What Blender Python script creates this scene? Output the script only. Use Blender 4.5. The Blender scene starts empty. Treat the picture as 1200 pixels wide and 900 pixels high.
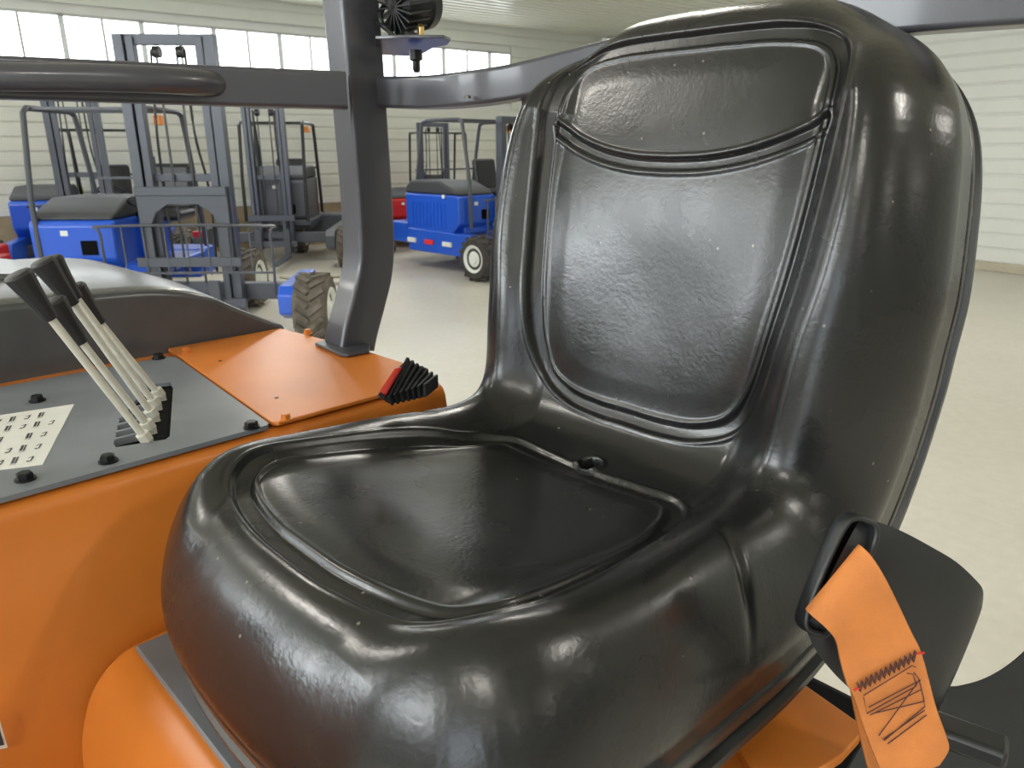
import bpy, bmesh, math, random
import numpy as np
from mathutils import Vector, Matrix
random.seed(7)
R_ = math.radians
S = bpy.context.scene
COL = S.collection

# ------------------------------------------------------------------ camera
cam_d = bpy.data.cameras.new('camera'); cam = bpy.data.objects.new('camera', cam_d); COL.objects.link(cam)
CAM_H = 1.75
PITCH = math.atan(275/850)
cam.location = (0, 0, CAM_H); cam.rotation_euler = (math.pi/2 - PITCH, 0, 0)
cam_d.sensor_width = 36; cam_d.lens = 850/1200*36; cam_d.clip_start = .02; cam_d.clip_end = 200
cam_d.dof.use_dof = True; cam_d.dof.focus_distance = .85; cam_d.dof.aperture_fstop = 13
S.camera = cam
# ------------------------------------------------------------------ world, exposure
S.view_settings.view_transform = 'Standard'; S.view_settings.look = 'None'
S.view_settings.gamma = 1; S.view_settings.use_curve_mapping = False
S.view_settings.exposure = 0.25
W = bpy.data.worlds.new('world'); S.world = W; W.use_nodes = True
W.node_tree.nodes['Background'].inputs[0].default_value = (.82, .9, 1, 1)
W.node_tree.nodes['Background'].inputs[1].default_value = 4.5

# ------------------------------------------------------------------ frames
C0 = Vector((2.07, 18.4, 0))
AX = Vector((-.8173, -.5762, 0)); BX = Vector((.5762, -.8173, 0))       # the two wall directions from the far corner
RM = Matrix(((AX.x, BX.x, 0, C0.x), (AX.y, BX.y, 0, C0.y), (0, 0, 1, 0), (0, 0, 0, 1)))
YAW = math.atan2(-.7046, -.7096)
OZ = 1.376
TM = Matrix.Translation((.10, .806, 0)) @ Matrix.Rotation(YAW, 4, 'Z')     # the orange forklift, x forward, y to the near side
TI = TM.inverted()
def L(u, v, z): return Vector((u, -v, z+OZ))                                # v: towards the far side, z from the seat hinge
_c, _s = math.cos(PITCH), math.sin(PITCH)
def ray(x, y):
    X, Y = x-600, 450-y
    return Vector((X, 850*_c+Y*_s, Y*_c-850*_s))
CAMP = Vector((0, 0, CAM_H))
def P(x, y, d): return TI @ (CAMP + ray(x, y)*(d/850))                      # point at depth d, in the forklift's frame
def PZ(x, y, z):                                                            # on the level z of the forklift's frame
    r = ray(x, y); return TI @ (CAMP + r*((z+OZ-CAM_H)/r.z))
def PV(x, y, v):                                                            # on the upright plane v
    o = TI @ CAMP; r = TI.to_3x3() @ ray(x, y)
    return o + r*((-v-o.y)/r.y)

# lamps of the hall: long rows of fixtures under the ceiling
ROOM_A, ROOM_B, ROOM_H = 20.5, 26.0, 4.2
LAMPS = [(a, b) for a in (4.5, 9.5, 14.5, 18.8) for b in (4.5, 10.5, 16.5, 22.5)]
LAMP_W = 52

# ------------------------------------------------------------------ materials
MATS = {}
def mat(name, col, rough=.5, metal=0, noise=0, nscale=20, bump=0, bscale=100, emit=None, coat=0, spec=.5, bdist=.001):
    m = bpy.data.materials.new(name); m.use_nodes = True; nt = m.node_tree
    b = nt.nodes['Principled BSDF']
    b.inputs['Roughness'].default_value = rough; b.inputs['Metallic'].default_value = metal
    b.inputs['Coat Weight'].default_value = coat; b.inputs['Coat Roughness'].default_value = .08
    b.inputs['Specular IOR Level'].default_value = spec
    b.inputs['Base Color'].default_value = (*col, 1)
    tc = nt.nodes.new('ShaderNodeTexCoord')
    if noise:
        n = nt.nodes.new('ShaderNodeTexNoise'); n.inputs['Scale'].default_value = nscale; n.inputs['Detail'].default_value = 5
        nt.links.new(tc.outputs['Object'], n.inputs['Vector'])
        r = nt.nodes.new('ShaderNodeValToRGB')
        r.color_ramp.elements[0].position = .3; r.color_ramp.elements[1].position = .7
        r.color_ramp.elements[0].color = (*[c*(1-noise) for c in col], 1); r.color_ramp.elements[1].color = (*[min(1, c*(1+noise)) for c in col], 1)
        nt.links.new(n.outputs['Fac'], r.inputs['Fac']); nt.links.new(r.outputs['Color'], b.inputs['Base Color'])
    if bump:
        n = nt.nodes.new('ShaderNodeTexNoise'); n.inputs['Scale'].default_value = bscale; n.inputs['Detail'].default_value = 3
        nt.links.new(tc.outputs['Object'], n.inputs['Vector'])
        u = nt.nodes.new('ShaderNodeBump'); u.inputs['Strength'].default_value = bump; u.inputs['Distance'].default_value = bdist
        nt.links.new(n.outputs['Fac'], u.inputs['Height']); nt.links.new(u.outputs['Normal'], b.inputs['Normal'])
    if emit:
        b.inputs['Emission Color'].default_value = (*emit[:3], 1); b.inputs['Emission Strength'].default_value = emit[3]
    MATS[name] = m; return m
mat('orange_paint', (.64, .192, .026), .36, noise=.06, nscale=9, bump=.06, bscale=160)
mat('dark_gloss', (.065, .065, .078), .3, bump=.10, bscale=60, coat=.25)
mat('hood_plastic', (.075, .078, .082), .26, noise=.12, nscale=14, bump=.15, bscale=220)
mat('plate_grey', (.185, .20, .225), .34, noise=.12, nscale=7, bump=.05, bscale=300)
mat('black_plastic', (.016, .017, .019), .36, bump=.25, bscale=500, bdist=.0004)
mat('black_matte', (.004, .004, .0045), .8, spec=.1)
mat('bolt_black', (.02, .02, .022), .35, metal=.6)
mat('rod_paint', (.62, .6, .52), .33)
mat('knob', (.022, .022, .024), .5, bump=.3, bscale=400)
mat('steel', (.55, .55, .56), .3, metal=1)
mat('brass', (.7, .5, .2), .35, metal=1)
mat('decal_paper', (.74, .74, .70), .4, noise=.05)
mat('print_ink', (.05, .05, .06), .5)
mat('red_lens', (.5, .015, .01), .12, coat=1)
mat('webbing', (.60, .20, .045), .6, noise=.14, nscale=28, bump=.5, bscale=700)
mat('thread', (.06, .025, .03), .8)
mat('red_thread', (.6, .03, .02), .7)
mat('siding', (.69, .70, .63), .45, noise=.02, nscale=3)
mat('siding_white', (.74, .76, .72), .4, noise=.02, nscale=3)
mat('ceiling_metal', (.72, .72, .62), .3, noise=.02, nscale=2)
mat('trim_white', (.75, .75, .72), .45)
mat('wainscot', (.34, .27, .17), .7, noise=.12, nscale=5)
mat('wall_grey', (.36, .36, .33), .6)
mat('curb', (.50, .45, .35), .8, noise=.08, nscale=6)
mat('window_frame', (.5, .5, .48), .5)
mat('pane_glow', (.9, .95, 1), .5, emit=(.92, .97, 1, 4.2))
mat('highlight_pane', (.9, .95, 1), .5, emit=(.90, .96, 1, 16))
mat('lamp_glow', (1, 1, 1), .5, emit=(1, .97, .9, 6))
mat('tire', (.045, .042, .038), .8, noise=.3, nscale=12)
mat('tire_dusty', (.12, .105, .085), .85, noise=.35, nscale=9)
mat('blue_paint', (.015, .10, .62), .3, coat=.3)
mat('grey_paint', (.075, .082, .10), .38)
mat('mast_steel', (.085, .095, .12), .35, metal=.2)
mat('red_paint', (.5, .02, .02), .35)
mat('white_paint', (.75, .78, .74), .4)
mat('yellow_label', (.75, .85, .05), .5)
mat('reflect_red', (.75, .03, .03), .35)
mat('dark_screen', (.03, .03, .035), .3)
mat('amber', (.9, .3, .05), .3)
mat('hood_far', (.045, .048, .055), .6)
mat('hose_tan', (.4, .38, .3), .6)
M = MATS
# floor: polished concrete with faint stains
def floor_mat():
    m = mat('concrete', (.56, .54, .47), .38)
    nt = m.node_tree; b = nt.nodes['Principled BSDF']; tc = nt.nodes.new('ShaderNodeTexCoord')
    n1 = nt.nodes.new('ShaderNodeTexNoise'); n1.inputs['Scale'].default_value = 1.1; n1.inputs['Detail'].default_value = 8; n1.inputs['Roughness'].default_value = .65
    n2 = nt.nodes.new('ShaderNodeTexNoise'); n2.inputs['Scale'].default_value = 14; n2.inputs['Detail'].default_value = 6
    nt.links.new(tc.outputs['Object'], n1.inputs['Vector']); nt.links.new(tc.outputs['Object'], n2.inputs['Vector'])
    ad = nt.nodes.new('ShaderNodeMath'); ad.operation = 'ADD'
    nt.links.new(n1.outputs['Fac'], ad.inputs[0]); nt.links.new(n2.outputs['Fac'], ad.inputs[1])
    r = nt.nodes.new('ShaderNodeValToRGB'); r.color_ramp.elements[0].position = .35; r.color_ramp.elements[1].position = .65
    hv = nt.nodes.new('ShaderNodeMath'); hv.operation = 'MULTIPLY'; hv.inputs[1].default_value = .5
    nt.links.new(ad.outputs[0], hv.inputs[0]); nt.links.new(hv.outputs[0], r.inputs['Fac'])
    r.color_ramp.elements[0].color = (.53, .51, .445, 1); r.color_ramp.elements[1].color = (.60, .58, .515, 1)
    nt.links.new(r.outputs['Color'], b.inputs['Base Color'])
floor_mat()
# seat vinyl: fine leather grain, soft wrinkles, a little dust
def vinyl():
    m = mat('vinyl', (.0115, .0118, .0125), .33, spec=.62)
    nt = m.node_tree; b = nt.nodes['Principled BSDF']; tc = nt.nodes.new('ShaderNodeTexCoord'); lk = nt.links.new
    v1 = nt.nodes.new('ShaderNodeTexVoronoi'); v1.inputs['Scale'].default_value = 480
    n1 = nt.nodes.new('ShaderNodeTexNoise'); n1.inputs['Scale'].default_value = 190; n1.inputs['Detail'].default_value = 4
    n2 = nt.nodes.new('ShaderNodeTexNoise'); n2.inputs['Scale'].default_value = 16; n2.inputs['Detail'].default_value = 2
    for n in (v1, n1, n2): lk(tc.outputs['Object'], n.inputs['Vector'])
    b1 = nt.nodes.new('ShaderNodeBump'); b1.inputs['Strength'].default_value = .05; b1.inputs['Distance'].default_value = .0004
    b2 = nt.nodes.new('ShaderNodeBump'); b2.inputs['Strength'].default_value = .26; b2.inputs['Distance'].default_value = .0008
    b3 = nt.nodes.new('ShaderNodeBump'); b3.inputs['Strength'].default_value = .16; b3.inputs['Distance'].default_value = .004
    lk(n2.outputs['Fac'], b3.inputs['Height']); lk(n1.outputs['Fac'], b2.inputs['Height']); lk(v1.outputs['Distance'], b1.inputs['Height'])
    lk(b3.outputs['Normal'], b2.inputs['Normal']); lk(b2.outputs['Normal'], b1.inputs['Normal']); lk(b1.outputs['Normal'], b.inputs['Normal'])
    # roughness varies with handling
    n3 = nt.nodes.new('ShaderNodeTexNoise'); n3.inputs['Scale'].default_value = 7; n3.inputs['Detail'].default_value = 5; lk(tc.outputs['Object'], n3.inputs['Vector'])
    mr = nt.nodes.new('ShaderNodeMapRange'); mr.inputs['To Min'].default_value = .21; mr.inputs['To Max'].default_value = .32; mr.inputs['From Min'].default_value = .3; mr.inputs['From Max'].default_value = .7
    lk(n3.outputs['Fac'], mr.inputs['Value']); lk(mr.outputs[0], b.inputs['Roughness'])
    # dust specks
    v = nt.nodes.new('ShaderNodeTexVoronoi'); v.inputs['Scale'].default_value = 42; v.inputs['Randomness'].default_value = 1; lk(tc.outputs['Object'], v.inputs['Vector'])
    lt = nt.nodes.new('ShaderNodeMapRange'); lt.inputs['From Min'].default_value = .05; lt.inputs['From Max'].default_value = .085; lt.inputs['To Min'].default_value = 1; lt.inputs['To Max'].default_value = 0
    lk(v.outputs['Distance'], lt.inputs['Value'])
    vc = nt.nodes.new('ShaderNodeSeparateColor'); lk(v.outputs['Color'], vc.inputs[0])
    g = nt.nodes.new('ShaderNodeMath'); g.operation = 'GREATER_THAN'; g.inputs[1].default_value = .72; lk(vc.outputs[0], g.inputs[0])
    mu = nt.nodes.new('ShaderNodeMath'); mu.operation = 'MULTIPLY'; lk(lt.outputs[0], mu.inputs[0]); lk(g.outputs[0], mu.inputs[1])
    mx = nt.nodes.new('ShaderNodeMixRGB'); mx.inputs[1].default_value = (.0115, .0118, .0125, 1); mx.inputs[2].default_value = (.16, .15, .13, 1)
    lk(mu.outputs[0], mx.inputs[0]); lk(mx.outputs[0], b.inputs['Base Color'])
vinyl()

# ------------------------------------------------------------------ mesh helpers
def box(bm, c, s, rot=None):
    g = bmesh.ops.create_cube(bm, size=1)['verts']
    m = Matrix.Translation(c) @ (rot.to_4x4() if rot is not None else Matrix.Identity(4)) @ Matrix.Diagonal((*s, 1))
    bmesh.ops.transform(bm, matrix=m, verts=g); return g
def cr(pts, n=8, closed=False):
    pts = [Vector(p) for p in pts]; out = []; N = len(pts)
    rng = range(N if closed else N-1)
    for i in rng:
        if closed: a, b, c, d = pts[i-1], pts[i], pts[(i+1) % N], pts[(i+2) % N]
        else: a, b, c, d = pts[max(i-1, 0)], pts[i], pts[i+1], pts[min(i+2, N-1)]
        for k in range(n):
            t = k/n
            out.append(.5*((2*b)+(c-a)*t+(2*a-5*b+4*c-d)*t*t+(3*b-a-3*c+d)*t**3))
    if not closed: out.append(pts[-1])
    return out
def sweep(bm, pts, prof, closed=False, up=Vector((0, 0, 1)), scale=None):
    """prof: 2D ring; pts: path"""
    pts = [Vector(p) for p in pts]; rings = []; N = len(pts)
    for i, p in enumerate(pts):
        if closed: t = pts[(i+1) % N]-pts[i-1]
        else: t = pts[min(i+1, N-1)]-pts[max(i-1, 0)]
        t.normalize()
        x = t.cross(up)
        if x.length < 1e-3: x = t.cross(Vector((1, 0, 0)))
        x.normalize(); y = x.cross(t).normalized()
        k = scale[i] if scale else 1
        rings.append([bm.verts.new(p+x*a*k+y*b*k) for a, b in prof])
    n = len(prof)
    for i in range(N if closed else N-1):
        A_, B_ = rings[i], rings[(i+1) % N]
        for j in range(n): bm.faces.new((A_[j], A_[(j+1) % n], B_[(j+1) % n], B_[j]))
    if not closed:
        bm.faces.new(rings[0][::-1]); bm.faces.new(rings[-1])
def circ(r, n=12): return [(r*math.cos(2*math.pi*i/n), r*math.sin(2*math.pi*i/n)) for i in range(n)]
def rrect(w, h, r, n=4):
    out = []
    for cx, cy, a0 in ((w/2-r, h/2-r, 0), (-w/2+r, h/2-r, 90), (-w/2+r, -h/2+r, 180), (w/2-r, -h/2+r, 270)):
        for k in range(n+1):
            a = R_(a0+90*k/n); out.append((cx+r*math.cos(a), cy+r*math.sin(a)))
    return out
def tube(bm, pts, r, n=10, closed=False, scale=None, up=Vector((0, 0, 1))): sweep(bm, pts, circ(r, n), closed, up, scale)
def bar(bm, a, b, w, h, up=Vector((0, 0, 1))): sweep(bm, [a, b], [(w/2, h/2), (-w/2, h/2), (-w/2, -h/2), (w/2, -h/2)], False, up)
def lathe(bm, prof, mtx=None, n=24, cap=True):
    """prof: (r, z) from one end to the other"""
    mtx = mtx or Matrix.Identity(4)
    rings = [[bm.verts.new(mtx @ Vector((r*math.cos(2*math.pi*i/n), r*math.sin(2*math.pi*i/n), z))) for i in range(n)] for r, z in prof]
    for a, b in zip(rings, rings[1:]):
        for j in range(n): bm.faces.new((a[j], a[(j+1) % n], b[(j+1) % n], b[j]))
    if cap: bm.faces.new(rings[0][::-1]); bm.faces.new(rings[-1])
def hull(bm, a, b):
    """a, b: matching rings of points"""
    A_ = [bm.verts.new(p) for p in a]; B_ = [bm.verts.new(p) for p in b]; n = len(A_)
    for j in range(n): bm.faces.new((A_[j], A_[(j+1) % n], B_[(j+1) % n], B_[j]))
    bm.faces.new(A_[::-1]); bm.faces.new(B_)
def prism(bm, poly, lo, hi, ax='y'):
    """poly in the two other axes, extruded along ax"""
    f = {'y': lambda p, t: Vector((p[0], t, p[1])), 'z': lambda p, t: Vector((p[0], p[1], t)), 'x': lambda p, t: Vector((t, p[0], p[1]))}[ax]
    hull(bm, [f(p, lo) for p in poly], [f(p, hi) for p in poly])
def holed(bm, outer, holes, z0, z1):
    from mathutils.geometry import tessellate_polygon
    loops = [[Vector((p[0], p[1], 0)) for p in lp] for lp in [outer]+holes]
    tri = tessellate_polygon(loops); flat_ = [p for l in loops for p in l]
    T_ = [bm.verts.new((p.x, p.y, z1)) for p in flat_]; B_ = [bm.verts.new((p.x, p.y, z0)) for p in flat_]
    for t in tri: bm.faces.new([T_[k] for k in t]); bm.faces.new([B_[k] for k in reversed(t)])
    o = 0
    for l in loops:
        n = len(l)
        for i in range(n): bm.faces.new((T_[o+i], T_[o+(i+1) % n], B_[o+(i+1) % n], B_[o+i]))
        o += n
def obj(name, bm, m, parent=None, label=None, bev=0, seg=2, sharp=35, smooth=True, kind=None, loc=None, wn=False):
    me = bpy.data.meshes.new(name)
    bmesh.ops.recalc_face_normals(bm, faces=bm.faces[:])
    bm.to_mesh(me); bm.free()
    return link(name, me, m, parent, label, bev, seg, sharp, smooth, kind, loc, wn)
def link(name, me, m, parent=None, label=None, bev=0, seg=2, sharp=35, smooth=True, kind=None, loc=None, wn=False):
    if m is not None and not me.materials: me.materials.append(M[m])
    if smooth:
        me.shade_smooth(); me.set_sharp_from_angle(angle=R_(sharp))
    o = bpy.data.objects.new(name, me); COL.objects.link(o)
    if parent is not None: o.parent = parent
    if loc is not None: o.location = loc
    if label: o['label'] = label
    if kind: o['kind'] = kind
    if bev:
        b = o.modifiers.new('b', 'BEVEL'); b.width = bev; b.segments = seg; b.limit_method = 'ANGLE'; b.angle_limit = R_(30); b.harden_normals = False
    if (bev and smooth) or wn:
        w = o.modifiers.new('w', 'WEIGHTED_NORMAL'); w.keep_sharp = True; w.weight = 100
    return o
def thing(name, label, cat, mtx, group=None):
    o = bpy.data.objects.new(name, None); COL.objects.link(o); o.matrix_world = mtx; o.empty_display_size = .1
    o['label'] = label; o['category'] = cat
    if group: o['group'] = group
    return o
NB = bmesh.new

# ------------------------------------------------------------------ the hall
def hall_obj(name, bm, m, kind='structure', **k):
    o = obj(name, bm, m, kind=kind, **k); o.matrix_world = RM; return o
bm = NB(); box(bm, (ROOM_A/2, ROOM_B/2, -.1), (ROOM_A+.6, ROOM_B+.6, .2)); hall_obj('floor', bm, 'concrete', smooth=False)
bm = NB(); box(bm, (ROOM_A/2, ROOM_B/2, ROOM_H+.16), (ROOM_A+.6, ROOM_B+.6, .2)); ceil = hall_obj('ceiling', bm, 'ceiling_metal', smooth=False)
WTOP, WBOT, WAIN = 3.71, 2.70, .77
XE = 2.555                                                              # the window band starts here
XEND = XE+.555*31
def backing(name, cs, m='trim_white'):
    bm = NB()
    for c, s in cs: box(bm, c, s)
    return hall_obj(name, bm, m, smooth=False)
wl = backing('wall_left', [((ROOM_A/2, -.1, WBOT/2), (ROOM_A, .1, WBOT)), ((ROOM_A/2, -.1, (WTOP+ROOM_H+.06)/2), (ROOM_A, .1, ROOM_H+.06-WTOP)),
                           ((XE/2, -.1, (WTOP+WBOT)/2), (XE, .1, WTOP-WBOT)), (((XEND+ROOM_A)/2, -.1, (WTOP+WBOT)/2), (ROOM_A-XEND, .1, WTOP-WBOT))])
wr = backing('wall_right', [((-.1, ROOM_B/2, ROOM_H/2), (.1, ROOM_B+.3, ROOM_H+.12))])
# far walls, behind the photographer: one with the same window band, one with the tall overhead door standing open
wb = backing('wall_back', [((ROOM_A/2, ROOM_B+.1, ROOM_H/2), (ROOM_A, .1, ROOM_H+.12))], 'wall_grey')
DOORS = [(19.5, 23.5)]
FX = ROOM_A+.1                                                          # near wall, with added high windows and one open door
cs = []
for a, b in ((-.15, DOORS[0][0]), (DOORS[0][1], ROOM_B+.15)): cs.append(((FX, (a+b)/2, ROOM_H/2), (.1, b-a, ROOM_H+.12)))
cs.append(((FX, (DOORS[0][0]+DOORS[0][1])/2, (3.7+ROOM_H+.06)/2), (.1, DOORS[0][1]-DOORS[0][0], ROOM_H+.06-3.7)))
wf = backing('wall_front', cs, 'wall_grey')
def siding_mesh(name, length, h, axis, m):
    """one lapped siding board, face towards the room, with its groove"""
    prof = [(-.045, 0), (.000, 0), (.010, .012), (.012, .03), (.012, h-.032), (-.012, h-.022), (-.014, h), (-.045, h)]
    bm = NB()
    hull(bm, [Vector((0, p[0], p[1])) if axis == 'x' else Vector((p[0], 0, p[1])) for p in prof],
         [Vector((length, p[0], p[1])) if axis == 'x' else Vector((p[0], length, p[1])) for p in prof])
    bmesh.ops.recalc_face_normals(bm, faces=bm.faces[:])
    me = bpy.data.meshes.new(name); bm.to_mesh(me); bm.free(); me.materials.append(M[m]); return me
RH = .2125
full = siding_mesh('siding_board', ROOM_A, RH, 'x', 'siding'); short = siding_mesh('siding_board_short', XE, RH, 'x', 'siding')
z = WAIN+.10
while z < ROOM_H-.1:
    inband = z+RH > WBOT+.02 and z < WTOP-.02
    link('siding_board', short if inband else full, None, wl, smooth=False, loc=(0, 0, z)); z += RH
full2 = siding_mesh('siding_board_side', ROOM_B, RH, 'y', 'siding_white'); z = .125
while z < ROOM_H-.05:
    link('siding_board', full2, None, wr, smooth=False, loc=(0, 0, z)); z += RH
bm = NB(); box(bm, (ROOM_A/2, .005, WAIN/2), (ROOM_A, .1, WAIN)); hall_obj('baseboard_left', bm, 'wainscot', smooth=False)
bm = NB(); box(bm, (ROOM_A/2, .015, WAIN+.05), (ROOM_A, .12, .1)); hall_obj('trim_1', bm, 'trim_white', smooth=False, bev=.01)
bm = NB(); box(bm, (.0, ROOM_B/2, .0625), (.14, ROOM_B, .125)); hall_obj('baseboard_right', bm, 'curb', smooth=False, bev=.01)
# ceiling sheets with low ribs
bm = NB()
for k in range(4): box(bm, (ROOM_A/2, .03+.225*k+.03, ROOM_H-.0), (ROOM_A, .05, .03))
box(bm, (ROOM_A/2, .45, ROOM_H+.03), (ROOM_A, .9, .06))
bmesh.ops.recalc_face_normals(bm, faces=bm.faces[:]); me = bpy.data.meshes.new('ceiling_sheet'); bm.to_mesh(me); bm.free(); me.materials.append(M['ceiling_metal'])
for k in range(int(ROOM_B/.9)): link('ceiling_sheet', me, None, ceil, smooth=False, loc=(0, .9*k, 0))
# window band of the left wall: units of two panes
def window(n, x0, panes, y=-.02, zb=WBOT, zt=WTOP, yd=1):
    w = .555*panes
    bm = NB()
    for z in (zb+.02, zt-.02): box(bm, (x0+w/2, y, z), (w, .06, .04))
    for i in (0, panes): box(bm, (x0+.555*i, y, (zb+zt)/2), (.075, .06, zt-zb))
    for i in range(1, panes): box(bm, (x0+.555*i, y, (zb+zt)/2), (.036, .05, zt-zb))
    f = hall_obj(f'window_{n}', bm, 'window_frame', smooth=False)
    for i in range(panes):
        bm = NB(); box(bm, (x0+.555*(i+.5), y-.01*yd, (zb+zt)/2), (.53, .008, zt-zb-.06)); obj('pane', bm, 'pane_glow', f, smooth=False)
window(1, XE, 1); n = 2; x = XE+.555
while x < XEND-.2: window(n, x, 2 if x+1.11 < XEND+.1 else 1); x += 1.11; n += 1
# added glowing windows on the unseen near wall, placed for highlights on the seat
for y0 in (4.6, 8.2, 9.9, 14.0, 15.7):
    bm = NB()
    for z in (2.65, 4.05): box(bm, (ROOM_A+.03, y0+.8, z), (.06, 1.66, .06))
    for y in (y0, y0+1.6): box(bm, (ROOM_A+.03, y, 3.35), (.06, .06, 1.4))
    f = hall_obj(f'window_{n}', bm, 'window_frame', smooth=False); n += 1
    bm = NB(); box(bm, (ROOM_A+.04, y0+.8, 3.35), (.02, 1.54, 1.34)); obj('pane', bm, 'highlight_pane', f, smooth=False)
# lamps
lamp_me = None
for i, (a, b) in enumerate(LAMPS):
    ORD = ('first', 'second', 'third', 'fourth'); t = thing('ceiling_lamp', f'white strip lamp, {ORD[i % 4]} from the windowed wall in the {ORD[i//4]} row off the slatted wall', 'ceiling lamp', RM @ Matrix.Translation((a, b, ROOM_H-.06)), 'strip lamps under the ceiling')
    if lamp_me is None:
        bm = NB(); prism(bm, [(-.07, 0), (.07, 0), (.05, .045), (-.05, .045)], -.62, .62, 'y')
        bmesh.ops.recalc_face_normals(bm, faces=bm.faces[:]); lamp_me = bpy.data.meshes.new('lamp_housing'); bm.to_mesh(lamp_me); bm.free(); lamp_me.materials.append(M['white_paint'])
        bm = NB(); prism(bm, [(-.055, -.012), (.055, -.012), (.06, 0), (-.06, 0)], -.6, .6, 'y')
        bmesh.ops.recalc_face_normals(bm, faces=bm.faces[:]); glow_me = bpy.data.meshes.new('lamp_diffuser'); bm.to_mesh(glow_me); bm.free(); glow_me.materials.append(M['lamp_glow'])
    link('housing', lamp_me, None, t, smooth=False); link('diffuser', glow_me, None, t, smooth=False)
    ld = bpy.data.lights.new('strip_light', 'AREA'); ld.shape = 'RECTANGLE'; ld.size = .12; ld.size_y = 1.2; ld.energy = LAMP_W; ld.color = (1, .96, .88)
    lo = bpy.data.objects.new('strip_light', ld); COL.objects.link(lo); lo.matrix_world = RM @ Matrix.Translation((a, b, ROOM_H-.09))
# ground outside the open doors
bm = NB(); box(bm, (ROOM_A+15.2, ROOM_B/2, -.12), (30, 60, .2)); hall_obj('outside_ground', bm, 'curb', smooth=False)

# ------------------------------------------------------------------ the orange forklift
T = thing('forklift', 'orange forklift in the foreground with black moulded driver seat and lever console', 'forklift', TM)

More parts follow.
